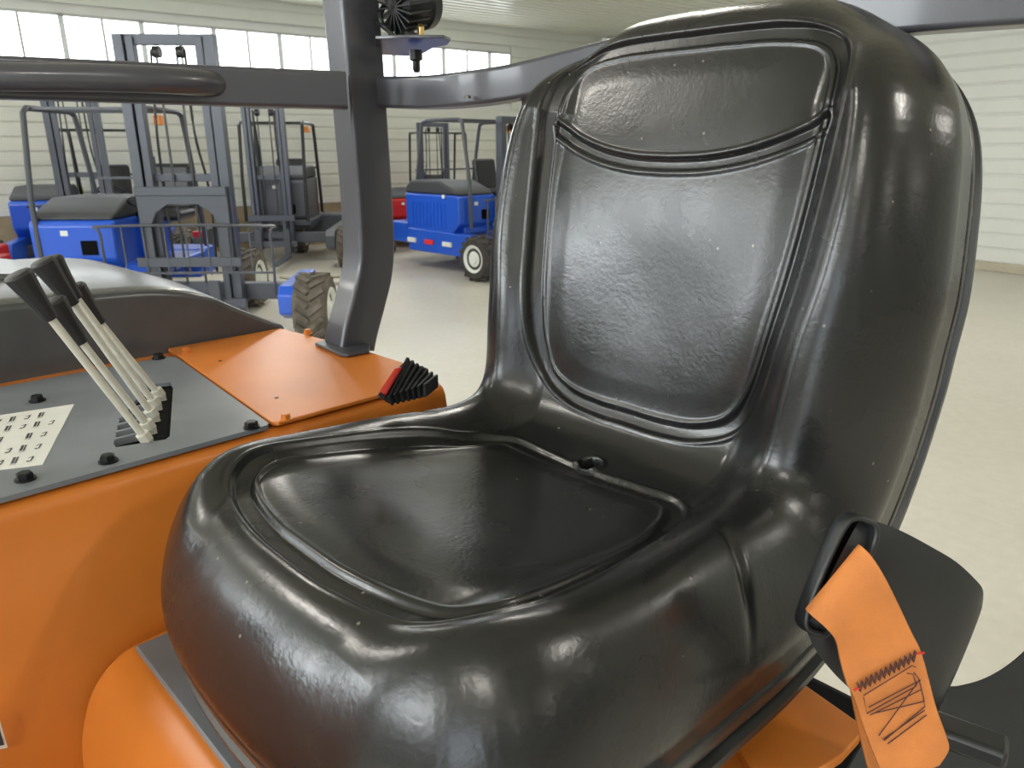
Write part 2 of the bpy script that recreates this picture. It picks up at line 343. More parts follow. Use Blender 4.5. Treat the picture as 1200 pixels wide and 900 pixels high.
# ---- seat: a padded slab bent along a profile, in (s, v) coordinates
SV = .016                                                               # the seat sits a little towards the far side
def seat():
    prof = np.array([(.487, .032), (.42, .043), (.353, .046), (.25, .032), (.12, .010), (.03, 0), (-.035, .006), (-.072, .030), (-.090, .070), (-.098, .13), (-.108, .20), (-.123, .28), (-.144, .37), (-.168, .45), (-.203, .572)])
    pp = np.array([(p.x, p.y) for p in cr([(a, b, 0) for a, b in prof], 24)])
    # smooth
    for _ in range(60): pp[1:-1] = .25*pp[:-2]+.5*pp[1:-1]+.25*pp[2:]
    sl = np.concatenate([[0], np.cumsum(np.hypot(*np.diff(pp, axis=0).T))]); ST = sl[-1]
    def at(s):
        s = np.clip(s, 0, ST); x = np.interp(s, sl, pp[:, 0]); z = np.interp(s, sl, pp[:, 1]); return x, z
    def nrm(s):
        x0, z0 = at(np.clip(s-.006, 0, ST)); x1, z1 = at(np.clip(s+.006, 0, ST)); dx, dz = x1-x0, z1-z0; l = np.hypot(dx, dz); return dz/l, -dx/l
    def sz(z): return np.interp(z, pp[120:, 1], sl[120:])                   # arc length at a height of the back
    def sx(x): return np.interp(-x, -pp[:150, 0], sl[:150])
    hinge = sx(0)
    ol = [(0, 0), (.002, .06), (.010, .13), (.030, .19), (.065, .24), (.125, .275), (.22, .288), (.33, .287), (hinge-.03, .278), (hinge+.08, .268),
          (sz(.16), .274), (sz(.26), .288), (sz(.36), .290), (sz(.43), .279), (sz(.485), .248), (sz(.525), .200), (ST-.008, .13), (ST, .05), (ST, 0)]
    oc = np.array([(p.x, p.y) for p in cr([(a, b, 0) for a, b in ol], 30)])
    flr = lambda q: .036*np.exp(-((q-hinge-.17)/.19)**2)
    oc[:, 1] += flr(oc[:, 0])*np.clip(oc[:, 1]/.25, 0, 1)
    ll = np.concatenate([[0], np.cumsum(np.hypot(*np.diff(oc, axis=0).T))])
    NT, NR = 900, 250
    tt = np.linspace(0, ll[-1], NT)
    B_ = np.stack([np.interp(tt, ll, oc[:, 0]), np.interp(tt, ll, oc[:, 1])], 1); B_[0, 1] = 0; B_[-1, 1] = 0
    Mx = np.clip(B_[:, 0], .22, ST-.2)
    rho = np.linspace(0, 1, NR)**.85; rho[-1] = 1
    s = Mx[:, None]+(B_[:, 0]-Mx)[:, None]*rho; v = B_[:, 1][:, None]*rho
    def dist(poly, s, v):
        d = np.full(s.shape, 9.)
        for i in range(len(poly)-1):
            a, b = poly[i], poly[i+1]; ab = b-a; L2 = (ab**2).sum()+1e-12
            t = np.clip(((s-a[0])*ab[0]+(v-a[1])*ab[1])/L2, 0, 1)
            d = np.minimum(d, np.hypot(s-a[0]-t*ab[0], v-a[1]-t*ab[1]))
        return d
    def inside(poly, s, v):
        poly = np.vstack([poly, poly[::-1]*[1, -1]]); r = np.zeros(s.shape, bool); j = len(poly)-1
        for i in range(len(poly)):
            a, b = poly[i], poly[j]
            if a[1] != b[1]:
                c = ((a[1] > v) != (b[1] > v)) & (s < (b[0]-a[0])*(v-a[1])/(b[1]-a[1])+a[0]); r ^= c
            j = i
        return r
    def sm(a, b, x): t = np.clip((x-a)/(b-a), 0, 1); return t*t*(3-2*t)
    e = dist(oc[::6], s, v)
    back = sm(hinge-.02, hinge+.14, s)                                       # 0 on the pan, 1 on the back
    frn = sm(.20, .02, s)*(1-back); a_ = .062+.002*back+.045*frn+flr(s); c_ = .105+.02*back
    rt = np.clip(1-e/a_, 0, 1); h = -c_*(.42*(1-np.sqrt(np.clip(1-rt**2.4, 0, 1)))+.58*rt**2.0)
    front = sm(.16, .0, s)*(1-back); topz = sm(ST-.16, ST-.03, s)
    bol = .020*(1-back)*(1-.75*front)*(1+.6*sm(.2, .40, s))+.042*back*(1-.55*topz)
    wS = np.interp(s, oc[:, 0], oc[:, 1]); wS = np.where(s > hinge, np.maximum(wS, .285), np.maximum(wS, .24)); e2 = wS+.012*back-flr(s)-v
    h += bol*sm(.135, .066, e2)
    # dish of the pan, hollow of the back
    h -= .006*(1-back)*np.exp(-((s-.28)/.10)**2-(v/.12)**2)
    h -= .010*back*np.exp(-((s-sz(.2))/.12)**2)*(1-sm(.0, .2, v))
    def poly(p, n=12): q = cr([(a, b, 0) for a, b in p], n); return np.array([(k.x, k.y) for k in q])
    f0 = sx(.385)
    pan = poly([(f0, 0), (f0+.001, .05), (f0+.008, .10), (f0+.019, .140), (f0+.036, .170), (f0+.066, .190), (f0+.11, .195), (f0+.19, .190), (f0+.28, .176), (hinge-.060, .160), (hinge-.026, .148), (hinge-.004, .126), (hinge-.006, .08), (hinge-.010, .03), (hinge-.010, 0)])
    bk = poly([(sz(.046), 0), (sz(.046), .05), (sz(.052), .10), (sz(.072), .142), (sz(.115), .164), (sz(.18), .176), (sz(.27), .186), (sz(.36), .191), (sz(.43), .192), (sz(.465), .182), (sz(.487), .158), (sz(.496), .11), (sz(.498), .05), (sz(.498), 0)])
    div = poly([(sz(.356), 0), (sz(.358), .05), (sz(.366), .10), (sz(.380), .145), (sz(.396), .178), (sz(.402), .190)])
    for p, w, k in ((pan, .0085, .0045), (bk, .0072, .0055), (div, .0055, .0045)):
        d = dist(p, s, v)
        if p is div: d = d+np.clip(v-.186, 0, 1)*3
        h -= k*sm(w+.0028, w-.0020, d)
        h += .0016*np.exp(-((d-w-.005)/.0028)**2)
    for p, k in ((pan, .004), (bk, .004)):
        h += k*inside(p, s, v)*sm(0, .05, dist(p, s, v))
    # drain hole at the hinge
    hs, hr = hinge+.012, .0135
    dh = np.hypot(s-hs, v)
    h += .003*np.exp(-((dh-hr-.003)/.003)**2); h -= .05*sm(hr, hr-.0035, dh)
    # fold on the flank where the pan bolster meets the back
    fold = np.exp(-(((s-hinge+.105)-(.29-v)*.5)/.008)**2)*sm(.085, .03, e)*(1-.7*sm(.03, .0, e))
    h -= .010*fold
    x, z = at(s); nx, nz = nrm(s)
    X = x+nx*h; Z = z+nz*h; Yv = v.copy()
    # flank below the roll: a short skirt with the welt seam
    bx, bz = at(B_[:, 0]); bnx, bnz = nrm(B_[:, 0]); bb = sm(hinge-.02, hinge+.14, B_[:, 0]); cb = .105+.02*bb
    tx = np.gradient(B_[:, 0]); tv = np.gradient(B_[:, 1]); tl = np.hypot(tx, tv); ons, onv = -tv/tl, tx/tl   # in-plane inward/outward
    sgn = np.sign(onv*(B_[:, 1])+ons*(B_[:, 0]-Mx)+1e-9); ons, onv = ons*sgn, onv*sgn
    tx3, tz3 = -bnz, bnx                                                    # profile tangent
    rows = []
    for d, ins in ((.0008, .0), (.002, .0035), (.005, .0045), (.0075, .001), (.010, 0), (.026, .001), (.034, .005)):
        dd = cb+d
        rows.append((bx-bnx*dd-tx3*ons*ins, B_[:, 1]-onv*ins, bz-bnz*dd-tz3*ons*ins))
    X = np.hstack([X]+[r[0][:, None] for r in rows]); Yv = np.hstack([Yv]+[r[1][:, None] for r in rows]); Z = np.hstack([Z]+[r[2][:, None] for r in rows])
    n1, n2 = X.shape
    half = np.stack([X, Yv, Z+OZ], -1).reshape(-1, 3)
    half[:, 1][np.abs(half[:, 1]) < 1e-6] = 0
    i, j = np.meshgrid(np.arange(n1-1), np.arange(n2-1), indexing='ij')
    q = np.stack([i*n2+j, i*n2+j+1, (i+1)*n2+j+1, (i+1)*n2+j], -1).reshape(-1, 4)
    nv = len(half); other = half*[1, -1, 1]
    V = np.vstack([half, other]);  V[:, 1] -= SV; F = np.vstack([q, q[:, ::-1]+nv])
    me = bpy.data.meshes.new('seat')
    me.vertices.add(len(V)); me.vertices.foreach_set('co', V.ravel()); me.loops.add(F.size); me.loops.foreach_set('vertex_index', F.ravel().astype(np.int32))
    me.polygons.add(len(F)); me.polygons.foreach_set('loop_start', np.arange(0, F.size, 4, dtype=np.int32)); me.update(calc_edges=True)
    b = bmesh.new(); b.from_mesh(me); bmesh.ops.remove_doubles(b, verts=b.verts, dist=.00012); bmesh.ops.dissolve_degenerate(b, edges=b.edges, dist=1e-5)
    bmesh.ops.recalc_face_normals(b, faces=b.faces[:]); b.to_mesh(me); b.free()
    st = link('seat', me, 'vinyl', T, 'black moulded vinyl bucket seat with welted panels', sharp=75)
    # hard shell behind and under the cushion
    def shell_ring(off, ins):
        dd = cb+off; k = slice(None, None, 8)
        pts = np.stack([bx-bnx*dd-tx3*ons*ins, B_[:, 1]-onv*ins, bz-bnz*dd-tz3*ons*ins+OZ], 1)[k]
        return pts
    rings = [shell_ring(.030, .010), shell_ring(.040, .008), shell_ring(.043, -.001), shell_ring(.052, -.001), shell_ring(.057, .012)]
    mid = np.stack([*(lambda a, n: (a[0]-n[0]*(cb+.085), 0*a[0], a[1]-n[1]*(cb+.085)+OZ))(at(Mx), nrm(Mx))], 1)[::8]
    rings.append(mid)
    bm = NB()
    for sg in (1, -1):
        vs = [[bm.verts.new((p[0], p[1]*sg-SV, p[2])) for p in r] for r in rings]
        for a, c in zip(vs, vs[1:]):
            for k in range(len(a)-1): bm.faces.new((a[k], a[k+1], c[k+1], c[k]))
    bmesh.ops.remove_doubles(bm, verts=bm.verts, dist=.0001)
    obj('seat_shell', bm, 'black_plastic', T, 'hard black shell behind the seat cushion', sharp=50)
    hx, hz = at(hs); hn = nrm(hs)
    bm = NB(); mm = Matrix.Translation((hx-hn[0]*.003, -SV, hz+OZ-hn[1]*.003)) @ Vector((hn[0], 0, hn[1])).to_track_quat('Z', 'Y').to_matrix().to_4x4()
    lathe(bm, [(.0125, -.03), (.0135, -.002), (.0145, .0035), (.0165, .0045), (.018, .001), (.018, -.01)], mm, 40, cap=False)
    obj('drain_grommet', bm, 'black_plastic', st)
seat()
# seat suspension box, mounting plate
bm = NB(); box(bm, L(.20, 0, -.23), (.36, .40, .13)); obj('seat_suspension', bm, 'black_matte', T, bev=.02)
bm = NB(); box(bm, L(.33, -.02, -.148), (.26, .57, .006)); box(bm, L(.458, -.02, -.158), (.006, .57, .024)); obj('seat_mounting_plate', bm, 'plate_grey', T, 'grey steel plate under the seat', bev=.001)

# ---- orange body
bm = NB(); prism(bm, [(-.345, OZ+.004), (-.351, OZ+.016), (-.362, OZ+.021), (-.90, OZ+.021), (-.90, .35), (-.27, .35), (-.27, OZ-.30), (-.30, OZ-.16), (-.335, OZ-.05)], -.055, 2.1, 'x')
obj('body_panel', bm, 'orange_paint', T, 'orange side body under the lever console', sharp=20, bev=.004)
# rounded housing in front of the seat mount
pr = cr([(.30, -.150, 0), (.44, -.150, 0), (.475, -.156, 0), (.502, -.178, 0), (.520, -.215, 0), (.530, -.27, 0), (.534, -.40, 0)], 6)
bm = NB(); prism(bm, [(p.x, p.y+OZ) for p in pr]+[(.534, .40), (.30, .40)], -.281, .30, 'y'); obj('front_housing', bm, 'orange_paint', T, 'rounded orange housing below the seat', bev=.006, sharp=25)
# sills on the near side
for nm, zz0, px in (('rear_sill', -.190, ((935, 796), (972, 822), (1012, 850), (1008, 862), (988, 884), (948, 910), (890, 915), (862, 872))), ('lower_sill', -.200, ((836, 868), (858, 872), (890, 912), (860, 960), (760, 930)))):
    q_ = [PZ(x, y, zz0) for x, y in px]
    bm = NB(); hull(bm, [p for p in q_], [p-Vector((0, 0, .012)) for p in q_]); obj(nm, bm, 'orange_paint', T, 'orange painted sheet beside the seat base', bev=.002)
# lower chassis down to the floor and wheels
bm = NB(); box(bm, L(.35, .25, -.72), (1.6, 1.2, .5)); obj('chassis', bm, 'black_matte', T, bev=.03)
def wheel(parent, c, axis, r, w, tm='tire', rm='white_paint', lugs=14, loc_label=None):
    q = Vector(axis).to_track_quat('Z', 'Y').to_matrix().to_4x4(); mm = Matrix.Translation(c) @ q
    bm = NB(); lathe(bm, [(r*.55, -w*.42), (r*.62, -w*.5), (r*.86, -w*.5), (r*.95, -w*.38), (r*.95, w*.38), (r*.86, w*.5), (r*.62, w*.5), (r*.55, w*.42)], mm, 28)
    for k in range(lugs):
        for sd in (-1, 1):
            a = 2*math.pi*(k+(.5 if sd > 0 else 0))/lugs
            rot = Matrix.Rotation(a, 4, 'Z') @ Matrix.Translation((r*.965, 0, sd*w*.22)) @ Matrix.Rotation(sd*R_(38), 4, 'X')
            g = bmesh.ops.create_cube(bm, size=1)['verts']; bmesh.ops.transform(bm, matrix=mm @ rot @ Matrix.Diagonal((r*.11, r*.13, w*.52, 1)), verts=g)
    t = obj('tire', bm, tm, parent, sharp=30)
    bm = NB(); lathe(bm, [(r*.54, -w*.44), (r*.60, -w*.40), (r*.62, w*.50), (r*.60, w*.54), (r*.55, w*.50), (r*.46, w*.40), (r*.24, w*.44), (r*.20, w*.54), (r*.001, w*.54)], mm, 24)
    obj('rim', bm, rm, t, sharp=30)
    return t
wheel(T, (1.15, .92, .33), (0, 1, 0), .33, .22); wheel(T, (1.15, -1.05, .33), (0, -1, 0), .33, .22); wheel(T, (-.55, .1, .33), (0, 1, 0), .33, .2)

# ---- console plate with the lever slot
ZP = .031
def flat(px, z=ZP): return [tuple(PZ(x, y, z)[:2]) for x, y in px]
pr_, pl_ = PZ(318, 497, ZP), PZ(212, 421, ZP)
outer = [(1.3, -.352), (pr_.x+.006, -.352), (pr_.x+.001, -.358), (pr_.x, -.364), (pl_.x, -.77), (pl_.x+.008, -.785), (1.3, -.80)]
slot = flat([(177, 450), (200, 448), (203, 452), (199, 511), (194, 515), (136, 524), (133, 520), (141, 488)])
bm = NB(); holed(bm, outer, [slot], OZ+ZP-.006, OZ+ZP); obj('console_plate', bm, 'plate_grey', T, 'grey steel console plate with the lever slot', sharp=20, smooth=False)
bm = NB(); box(bm, (.34, -.52, OZ+.0225), (.3, .29, .002)); obj('slot_shade_sheet', bm, 'black_matte', T)  # flat black sheet, stands in for the shaded depth of the slot
lid = flat([(320, 500), (440, 474)], ZP)
x0 = pr_.x-.004
lo = [(x0-.006, -.352), (x0, -.36), (pl_.x-.005, -.775), (pl_.x-.012, -.84), (-.035, -.84), (-.058, -.62), (-.062, -.43), (-.045, -.372), (-.01, -.352)]
bm = NB(); prism(bm, lo, OZ+ZP-.006, OZ+ZP, 'z'); obj('deck_lid', bm, 'orange_paint', T, 'orange bolted cover plate beside the console', sharp=20, bev=.0015)
def bolt(px, py, m='bolt_black', r=.0085, z=ZP):
    c = PZ(px, py, z)
    bm = NB(); lathe(bm, [(r*1.25, 0), (r*1.25, .002)], Matrix.Translation(c), 20)
    lathe(bm, [(r, .002), (r, .0075), (r*.8, .009)], Matrix.Translation(c) @ Matrix.Rotation(random.random(), 4, 'Z'), 6)
    obj('bolt', bm, m, T, 'small console bolt', sharp=30)
for q in ((44, 470), (127, 541), (295, 501), (186, 420), (30, 562)): bolt(*q)
for q in ((218, 413), (335, 492), (361, 391)): bolt(*q, m='orange_paint', r=.007)
for q in ((258, 423), (324, 466)): 
    c = PZ(*q, ZP); bm = NB(); lathe(bm, [(.003, 0), (.003, .0006)], Matrix.Translation(c), 12); obj('plug', bm, 'bolt_black', T)
# fork plates in the slot
for k in range(5):
    a = PZ(140+k*1.5, 519-k*8.5, ZP-.005); bm = NB(); box(bm, a+Vector((-.012, 0, .002)), (.036, .006, .010)); obj('lever_fork', bm, 'plate_grey', T)
# levers
LV = [((170, 513), (60, 374), (24, 318)), ((174, 499), (96, 402), (69, 348)), ((178, 485), (86, 357), (48, 305)), ((181, 472), (90, 350), (64, 300)), ((186, 461), (118, 379), (92, 332))]
for k, (b, m_, t) in enumerate(LV):
    pb = PZ(*b, ZP+.004); v = -pb.y; pm = PV(*m_, v); pt = PV(*t, v); d = (pt-pb).normalized()
    bm = NB(); tube(bm, [pb-d*.02, pm+d*.01], .0045, 12); rod = obj('control_lever', bm, 'rod_paint', T, 'cream steel lever rod', sharp=40)
    q = d.to_track_quat('Z', 'Y').to_matrix().to_4x4(); Ln = (pt-pm).length
    bm = NB(); lathe(bm, [(.0078, 0), (.0085, Ln*.1), (.0115, Ln*.55), (.0145, Ln*.88), (.0150, Ln*.95), (.0125, Ln*1.0), (.004, Ln*1.02)], Matrix.Translation(pm) @ q, 10); obj('knob', bm, 'knob', rod, 'black tapered knob', sharp=35, bev=.0008)
    bm = NB(); lathe(bm, [(.0085, -.004), (.0085, .007)], Matrix.Translation(pb) @ q, 6); box(bm, pb+Vector((-.002, 0, -.008)), (.012, .008, .016)); obj('lever_nut', bm, 'rod_paint', rod, sharp=30)
# instruction decal with its little symbols
dz = OZ+ZP
dp = [PZ(x, y, ZP) for x, y in ((-60, 496), (87, 474), (50, 545), (-110, 565))]
bm = NB(); prism(bm, [(p.x, p.y) for p in dp], dz+.0001, dz+.0006, 'z'); dec = obj('lever_decal', bm, 'decal_paper', T, 'pale instruction decal with lever symbols', smooth=False)
bm = NB()
def dpt(a, b): return dp[0].lerp(dp[1], a).lerp(dp[3].lerp(dp[2], a), b)
def stroke(a0, b0, a1, b1, w=.0016):
    p, q = dpt(a0, b0), dpt(a1, b1); d = (q-p); 
    if d.length < 1e-6: return
    n = Vector((-d.y, d.x, 0)).normalized()*w/2
    z_ = Vector((0, 0, .0009)); bm.faces.new([bm.verts.new(k+z_) for k in (p-n, q-n, q+n, p+n)])
for r, y in enumerate((.12, .30, .50, .70, .88)):
    for c in range(8):
        x = .05+c*.115+.01*(r % 2)
        if (r, c) in ((0, 7), (2, 5)): continue
        if c % 2: stroke(x, y, x+.035, y-.02); stroke(x+.035, y-.02, x+.03, y+.05); stroke(x, y+.04, x+.02, y+.05, .003)
        else: stroke(x, y-.04, x+.004, y+.05, .003); stroke(x+.025, y-.04, x+.029, y+.05, .002); stroke(x-.01, y+.07, x+.04, y+.065, .001)
for y in (.21, .40, .60, .79): stroke(.0, y, .40, y-.005, .0007)
obj('decal_symbols', bm, 'print_ink', dec, smooth=False)
# side sticker
bm = NB(); hull(bm, [PV(x, y, .2701) for x, y in ((-14, 838), (0, 845), (9, 876), (-14, 882))], [PV(x, y, .2690) for x, y in ((-14, 838), (0, 845), (9, 876), (-14, 882))]); st_ = obj('side_sticker', bm, 'decal_paper', T, 'small pale sticker on the orange side', smooth=False)
bm = NB(); hull(bm, [PV(x, y, .2688) for x, y in ((-14, 843), (-2, 849), (5, 873), (-14, 877))], [PV(x, y, .2684) for x, y in ((-14, 843), (-2, 849), (5, 873), (-14, 877))]); obj('sticker_print', bm, 'print_ink', st_, smooth=False)

# ---- dark engine hood beyond the console
hp = cr([(-.048, .024, 0), (-.043, .034, 0), (-.02, .044, 0), (.04, .076, 0), (.10, .108, 0), (.17, .128, 0), (.28, .137, 0), (.6, .140, 0), (1.4, .142, 0)], 6)
HV = .845
ring = []
for vv, dz_, sc in ((HV, 0, 1), (HV+.008, .006, 1), (HV+.03, .010, 1), (HV+.16, .016, 1), (HV+.5, .018, .97), (HV+.62, -.03, .9)):
    ring.append([L(p.x+(0.0 if sc == 1 else .05*(1-sc)*10), vv, p.y*sc+dz_*min(1, (p.y-.02)/.1)) for p in hp]+[L(2.1, vv, .142*sc+dz_), L(2.1, vv, -.1), L(-.048, vv, -.1)])
bm = NB(); VS = [[bm.verts.new(p) for p in r] for r in ring]
for a, b in zip(VS, VS[1:]):
    for j in range(len(a)): bm.faces.new((a[j], a[(j+1) % len(a)], b[(j+1) % len(a)], b[j]))
bm.faces.new(VS[0][::-1]); bm.faces.new(VS[-1]); obj('engine_hood', bm, 'hood_plastic', T, 'dark grey plastic engine hood behind the levers', sharp=28, bev=.007, seg=3)
bm = NB(); pr = cr([(.24, .13, 0), (.30, .150, 0), (.40, .166, 0), (.52, .168, 0), (.60, .164, 0), (.66, .148, 0)], 5)
prism(bm, [(p.x, p.y+OZ) for p in pr]+[(.66, OZ+.1), (.24, OZ+.1)], -(HV+.52), -(HV+.2), 'y'); obj('hood_scoop', bm, 'hood_plastic', T, sharp=40, bev=.015, seg=3)

# ---- guard post, base plate, rails
def pth(pts): return cr([L(*p) for p in pts], 8)
post = pth([(-.062, .63, .028), (-.072, .63, .06), (-.092, .63, .11), (-.112, .63, .17), (-.118, .63, .25), (-.115, .63, .45), (-.108, .63, .7), (-.10, .63, 1.0)])
bm = NB(); sweep(bm, post, rrect(.062, .074, .007, 5), up=Vector((1, 0, 0))); obj('guard_post', bm, 'dark_gloss', T, 'dark grey steel guard post rising from the orange deck', sharp=60, wn=True)
bm = NB(); prism(bm, flat([(369, 405), (392, 398), (420, 401), (434, 408), (433, 414), (408, 419), (398, 418)], ZP+.001), OZ+ZP+.001, OZ+ZP+.007, 'z'); obj('post_foot', bm, 'dark_gloss', T, 'dark welded foot plate of the guard post', bev=.002)
D0 = 1.165
bm = NB(); sweep(bm, cr([P(405, 106.5, D0), P(300, 103, D0*.965), (P(150, 97, D0*.92)), P(0, 91.5, D0*.875), P(-160, 87, D0*.83)], 8), rrect(.045, .056, .007, 5), up=Vector((0, 0, 1))); obj('guard_rail', bm, 'dark_gloss', T, 'dark grey steel rail running from the post past the levers', sharp=60, wn=True)
bm = NB(); tube(bm, cr([P(-140, 86, .945), P(0, 90, .975), P(100, 91, 1.005), P(170, 93, 1.03), P(220, 96, 1.062), P(250, 99, 1.092), P(266, 102, 1.125)], 8), .0185, 18); obj('grab_bar', bm, 'dark_gloss', T, 'round grab bar welded along the rail', sharp=60)
rb = cr([L(-.150, .630, (P(450, 108, 1.26)).z-OZ), P(500, 109, 1.19), P(560, 104, 1.115), P(620, 94, 1.08), P(680, 80, 1.04), P(780, 56, .97), (P(900, 32, .90)), P(1050, 14, .83), P(1240, -2, .76)], 8)
bm = NB(); sweep(bm, rb, rrect(.045, .050, .007, 5), up=Vector((0, 0, 1))); obj('rear_guard_rail', bm, 'dark_gloss', T, 'dark steel rail curving behind the seat back', sharp=60, wn=True)
a = P(626, 100, 1.10); bm = NB(); bar(bm, a, a+Vector((0, 0, -.95)), .03, .03, up=Vector((1, 0, 0))); obj('guard_strut', bm, 'dark_gloss', T, bev=.004)
# weld bead spot
bm = NB(); lathe(bm, [(.004, -.003), (.005, 0), (.003, .002)], Matrix.Translation(P(548, 113, 1.09)) , 10); obj('rivet', bm, 'steel', T)

# ---- work lamp on its bracket
zb = PZ(487, 48, .35); D1 = 1.19
pl = [PZ(x, y, .5).xy for x, y in ((0, 0),)]
zbr = (P(487, 52, D1)).z-OZ
bp = [PZ(x, y, zbr) for x, y in ((440, 46), (480, 44.5), (520, 45), (528, 48), (524, 53), (508, 56), (498, 62), (480, 66), (440, 64))]
bm = NB(); prism(bm, [(p.x, p.y) for p in bp], OZ+zbr, OZ+zbr+.005, 'z'); obj('lamp_bracket', bm, 'dark_gloss', T, 'dark bracket plate under the work lamp', bev=.001)
lc = P(486, 4, D1); ax = (P(530, -4, D1+.06)-lc).normalized(); q = ax.to_track_quat('Z', 'Y').to_matrix().to_4x4()
bm = NB(); lathe(bm, [(.018, -.045), (.028, -.038), (.036, -.015), (.038, .0), (.042, .006), (.042, .022), (.038, .026)], Matrix.Translation(lc) @ q, 28); wk = obj('work_lamp', bm, 'black_plastic', T, 'black finned work lamp on the guard post', sharp=30)
bm = NB()
for k in range(9):
    mm = Matrix.Translation(lc) @ q @ Matrix.Rotation(k*math.pi/9, 4, 'Z'); g = bmesh.ops.create_cube(bm, size=1)['verts']; bmesh.ops.transform(bm, matrix=mm @ Matrix.Translation((0, 0, -.026)) @ Matrix.Diagonal((.078, .0035, .05, 1)), verts=g)
obj('cooling_fins', bm, 'black_plastic', wk, bev=.0008)
bm = NB(); tube(bm, [P(478, 18, D1), P(479, 47, D1)], .010, 12); box(bm, P(479, 44, D1), (.03, .03, .012)); obj('lamp_neck', bm, 'black_plastic', T)
bm = NB(); lathe(bm, [(.013, -.004), (.013, .004)], Matrix.Translation(P(493, 38, D1-.03)) @ Matrix.Rotation(R_(90), 4, 'Y') @ Matrix.Rotation(.5, 4, 'X'), 6); obj('lamp_bolt', bm, 'brass', T, 'brass coloured pivot bolt of the work lamp', bev=.001)
bm = NB(); lathe(bm, [(.004, -.035), (.006, -.030), (.006, -.018), (.011, -.016), (.011, -.001)], Matrix.Translation(P(487, 58, D1)), 8); obj('bracket_bolt', bm, 'bolt_black', T)
bm = NB(); tube(bm, cr([P(470, -6, D1), P(452, 5, D1), P(446, 18, D1-.01), P(449, 30, D1-.01), P(458, 38, D1-.01), P(456, 48, D1)], 8), .0045, 8); tube(bm, cr([P(440, 26, D1), P(452, 33, D1-.02), P(462, 44, D1-.02)], 8), .004, 8); obj('lamp_cable', bm, 'black_plastic', T, 'black lamp cable looping beside the post')

# ---- red side light at the deck corner
c = PZ(462, 452, .030)+Vector((0, 0, .018)); dr = (P(440, 440, .9)-P(500, 462, .9)); n_ = TI.to_3x3() @ Vector((-.80, -.25, .25)); q = n_.to_track_quat('Z', 'Y').to_matrix().to_4x4()
DL = .935
def quad3(pts, d): return [P(x, y, d) for x, y in pts]
fr = [P(466, 425, DL), P(478, 422, DL+.01), P(455, 466, DL-.03), P(443, 461, DL-.03)]
bm = NB(); hull(bm, [P(467, 430, DL), P(475, 422, DL+.005), P(447, 468, DL-.03), P(441, 463, DL-.03)], [P(478, 427, DL+.05), P(503, 432, DL+.05), P(497, 466, DL+.02), P(455, 474, DL-.0)])
sl = obj('side_light', bm, 'black_plastic', T, 'black finned side light with red lens on the deck corner', bev=.003)
bm = NB(); hull(bm, [P(462, 431, DL-.012), P(470, 430, DL-.006), P(452, 463, DL-.036), P(444, 458, DL-.038)], [P(468, 433, DL), P(474, 429, DL), P(452, 466, DL-.02), P(446, 462, DL-.02)]); obj('lens', bm, 'red_lens', sl, 'red lens', bev=.002)
bm = NB()
for k in range(7):
    t = k/6
    a = P(480+t*32, 424+t*22, DL+.02+t*.02); b_ = P(457+t*40, 470-t*12, DL-.02+t*.02)
    bar(bm, a, b_, .004, .018, up=Vector((0, 0, 1)))
obj('cooling_fins', bm, 'black_plastic', sl, bev=.0006)

# ---- belt boot and webbing
lp = [(997, 606), (1012, 609), (1021, 617), (1019, 636), (1000, 676), (968, 735), (952, 739), (941, 732), (942, 716), (960, 668), (984, 617)]
DB = .60
bm = NB(); sweep(bm, cr([P(x, y, DB) for x, y in lp], 6, closed=True), rrect(.005, .016, .002, 2), closed=True, up=(TI.to_3x3() @ Vector((-.2, 1, -.3))).normalized()); bt = obj('belt_boot', bm, 'black_plastic', T, 'black plastic belt guide beside the seat', sharp=60)
bm = NB(); hull(bm, [P(x, y, DB+.012) for x, y in lp], [P(x, y, DB+.016) for x, y in lp]); obj('boot_mouth_shade', bm, 'black_matte', bt, smooth=False)  # black sheet filling the loop, paints the shade inside the guide
bo = [((1008, 608), (944, 737), .602), ((1030, 612), (958, 765), .606), ((1058, 623), (985, 797), .614), ((1090, 640), (1020, 826), .626), ((1120, 658), (1052, 845), .638), ((1142, 678), (1078, 858), .648), ((1152, 692), (1090, 852), .655), ((1151, 712), (1103, 826), .660)]
tp = cr([P(*a, d) for a, b, d in bo], 5); bt_ = cr([P(*b, d) for a, b, d in bo], 5); CV = TI.to_3x3() @ ray(1040, 730).normalized(); bm = NB(); F_0, F_1 = [], []
for a, b in zip(tp, bt_):
    F_0.append([bm.verts.new(a.lerp(b, k/14)-CV*(.016*(1-abs(2*k/14-1)**2.2))) for k in range(15)]); F_1.append([bm.verts.new(a.lerp(b, .02+.96*k/14)+CV*(.004+.010*(1-abs(2*k/14-1)**2.2))) for k in range(15)])
for i in range(len(tp)-1):
    for k in range(14): bm.faces.new((F_0[i][k], F_0[i][k+1], F_0[i+1][k+1], F_0[i+1][k])); bm.faces.new((F_1[i][k], F_1[i+1][k], F_1[i+1][k+1], F_1[i][k+1]))
    for k in (0, 14): bm.faces.new((F_0[i][k], F_0[i+1][k], F_1[i+1][k], F_1[i][k]))
bm.faces.new(F_0[-1]+F_1[-1][::-1]); obj('boot_body', bm, 'black_plastic', bt, sharp=50)
eg = [((1006, 640), (948, 712), .590), ((1009, 640), (945, 715), .583), ((1021, 652), (952, 722), .575), ((1036, 676), (970, 738), .572), ((1052, 708), (980, 752), .573), ((1068, 742), (985, 775), .575), ((1078, 762), (992, 800), .573), ((1086, 790), (1000, 816), .570), ((1096, 828), (1012, 852), .566), ((1108, 862), (1024, 884), .562), ((1111, 878), (1034, 903), .560), ((1100, 896), (1052, 915), .560)]
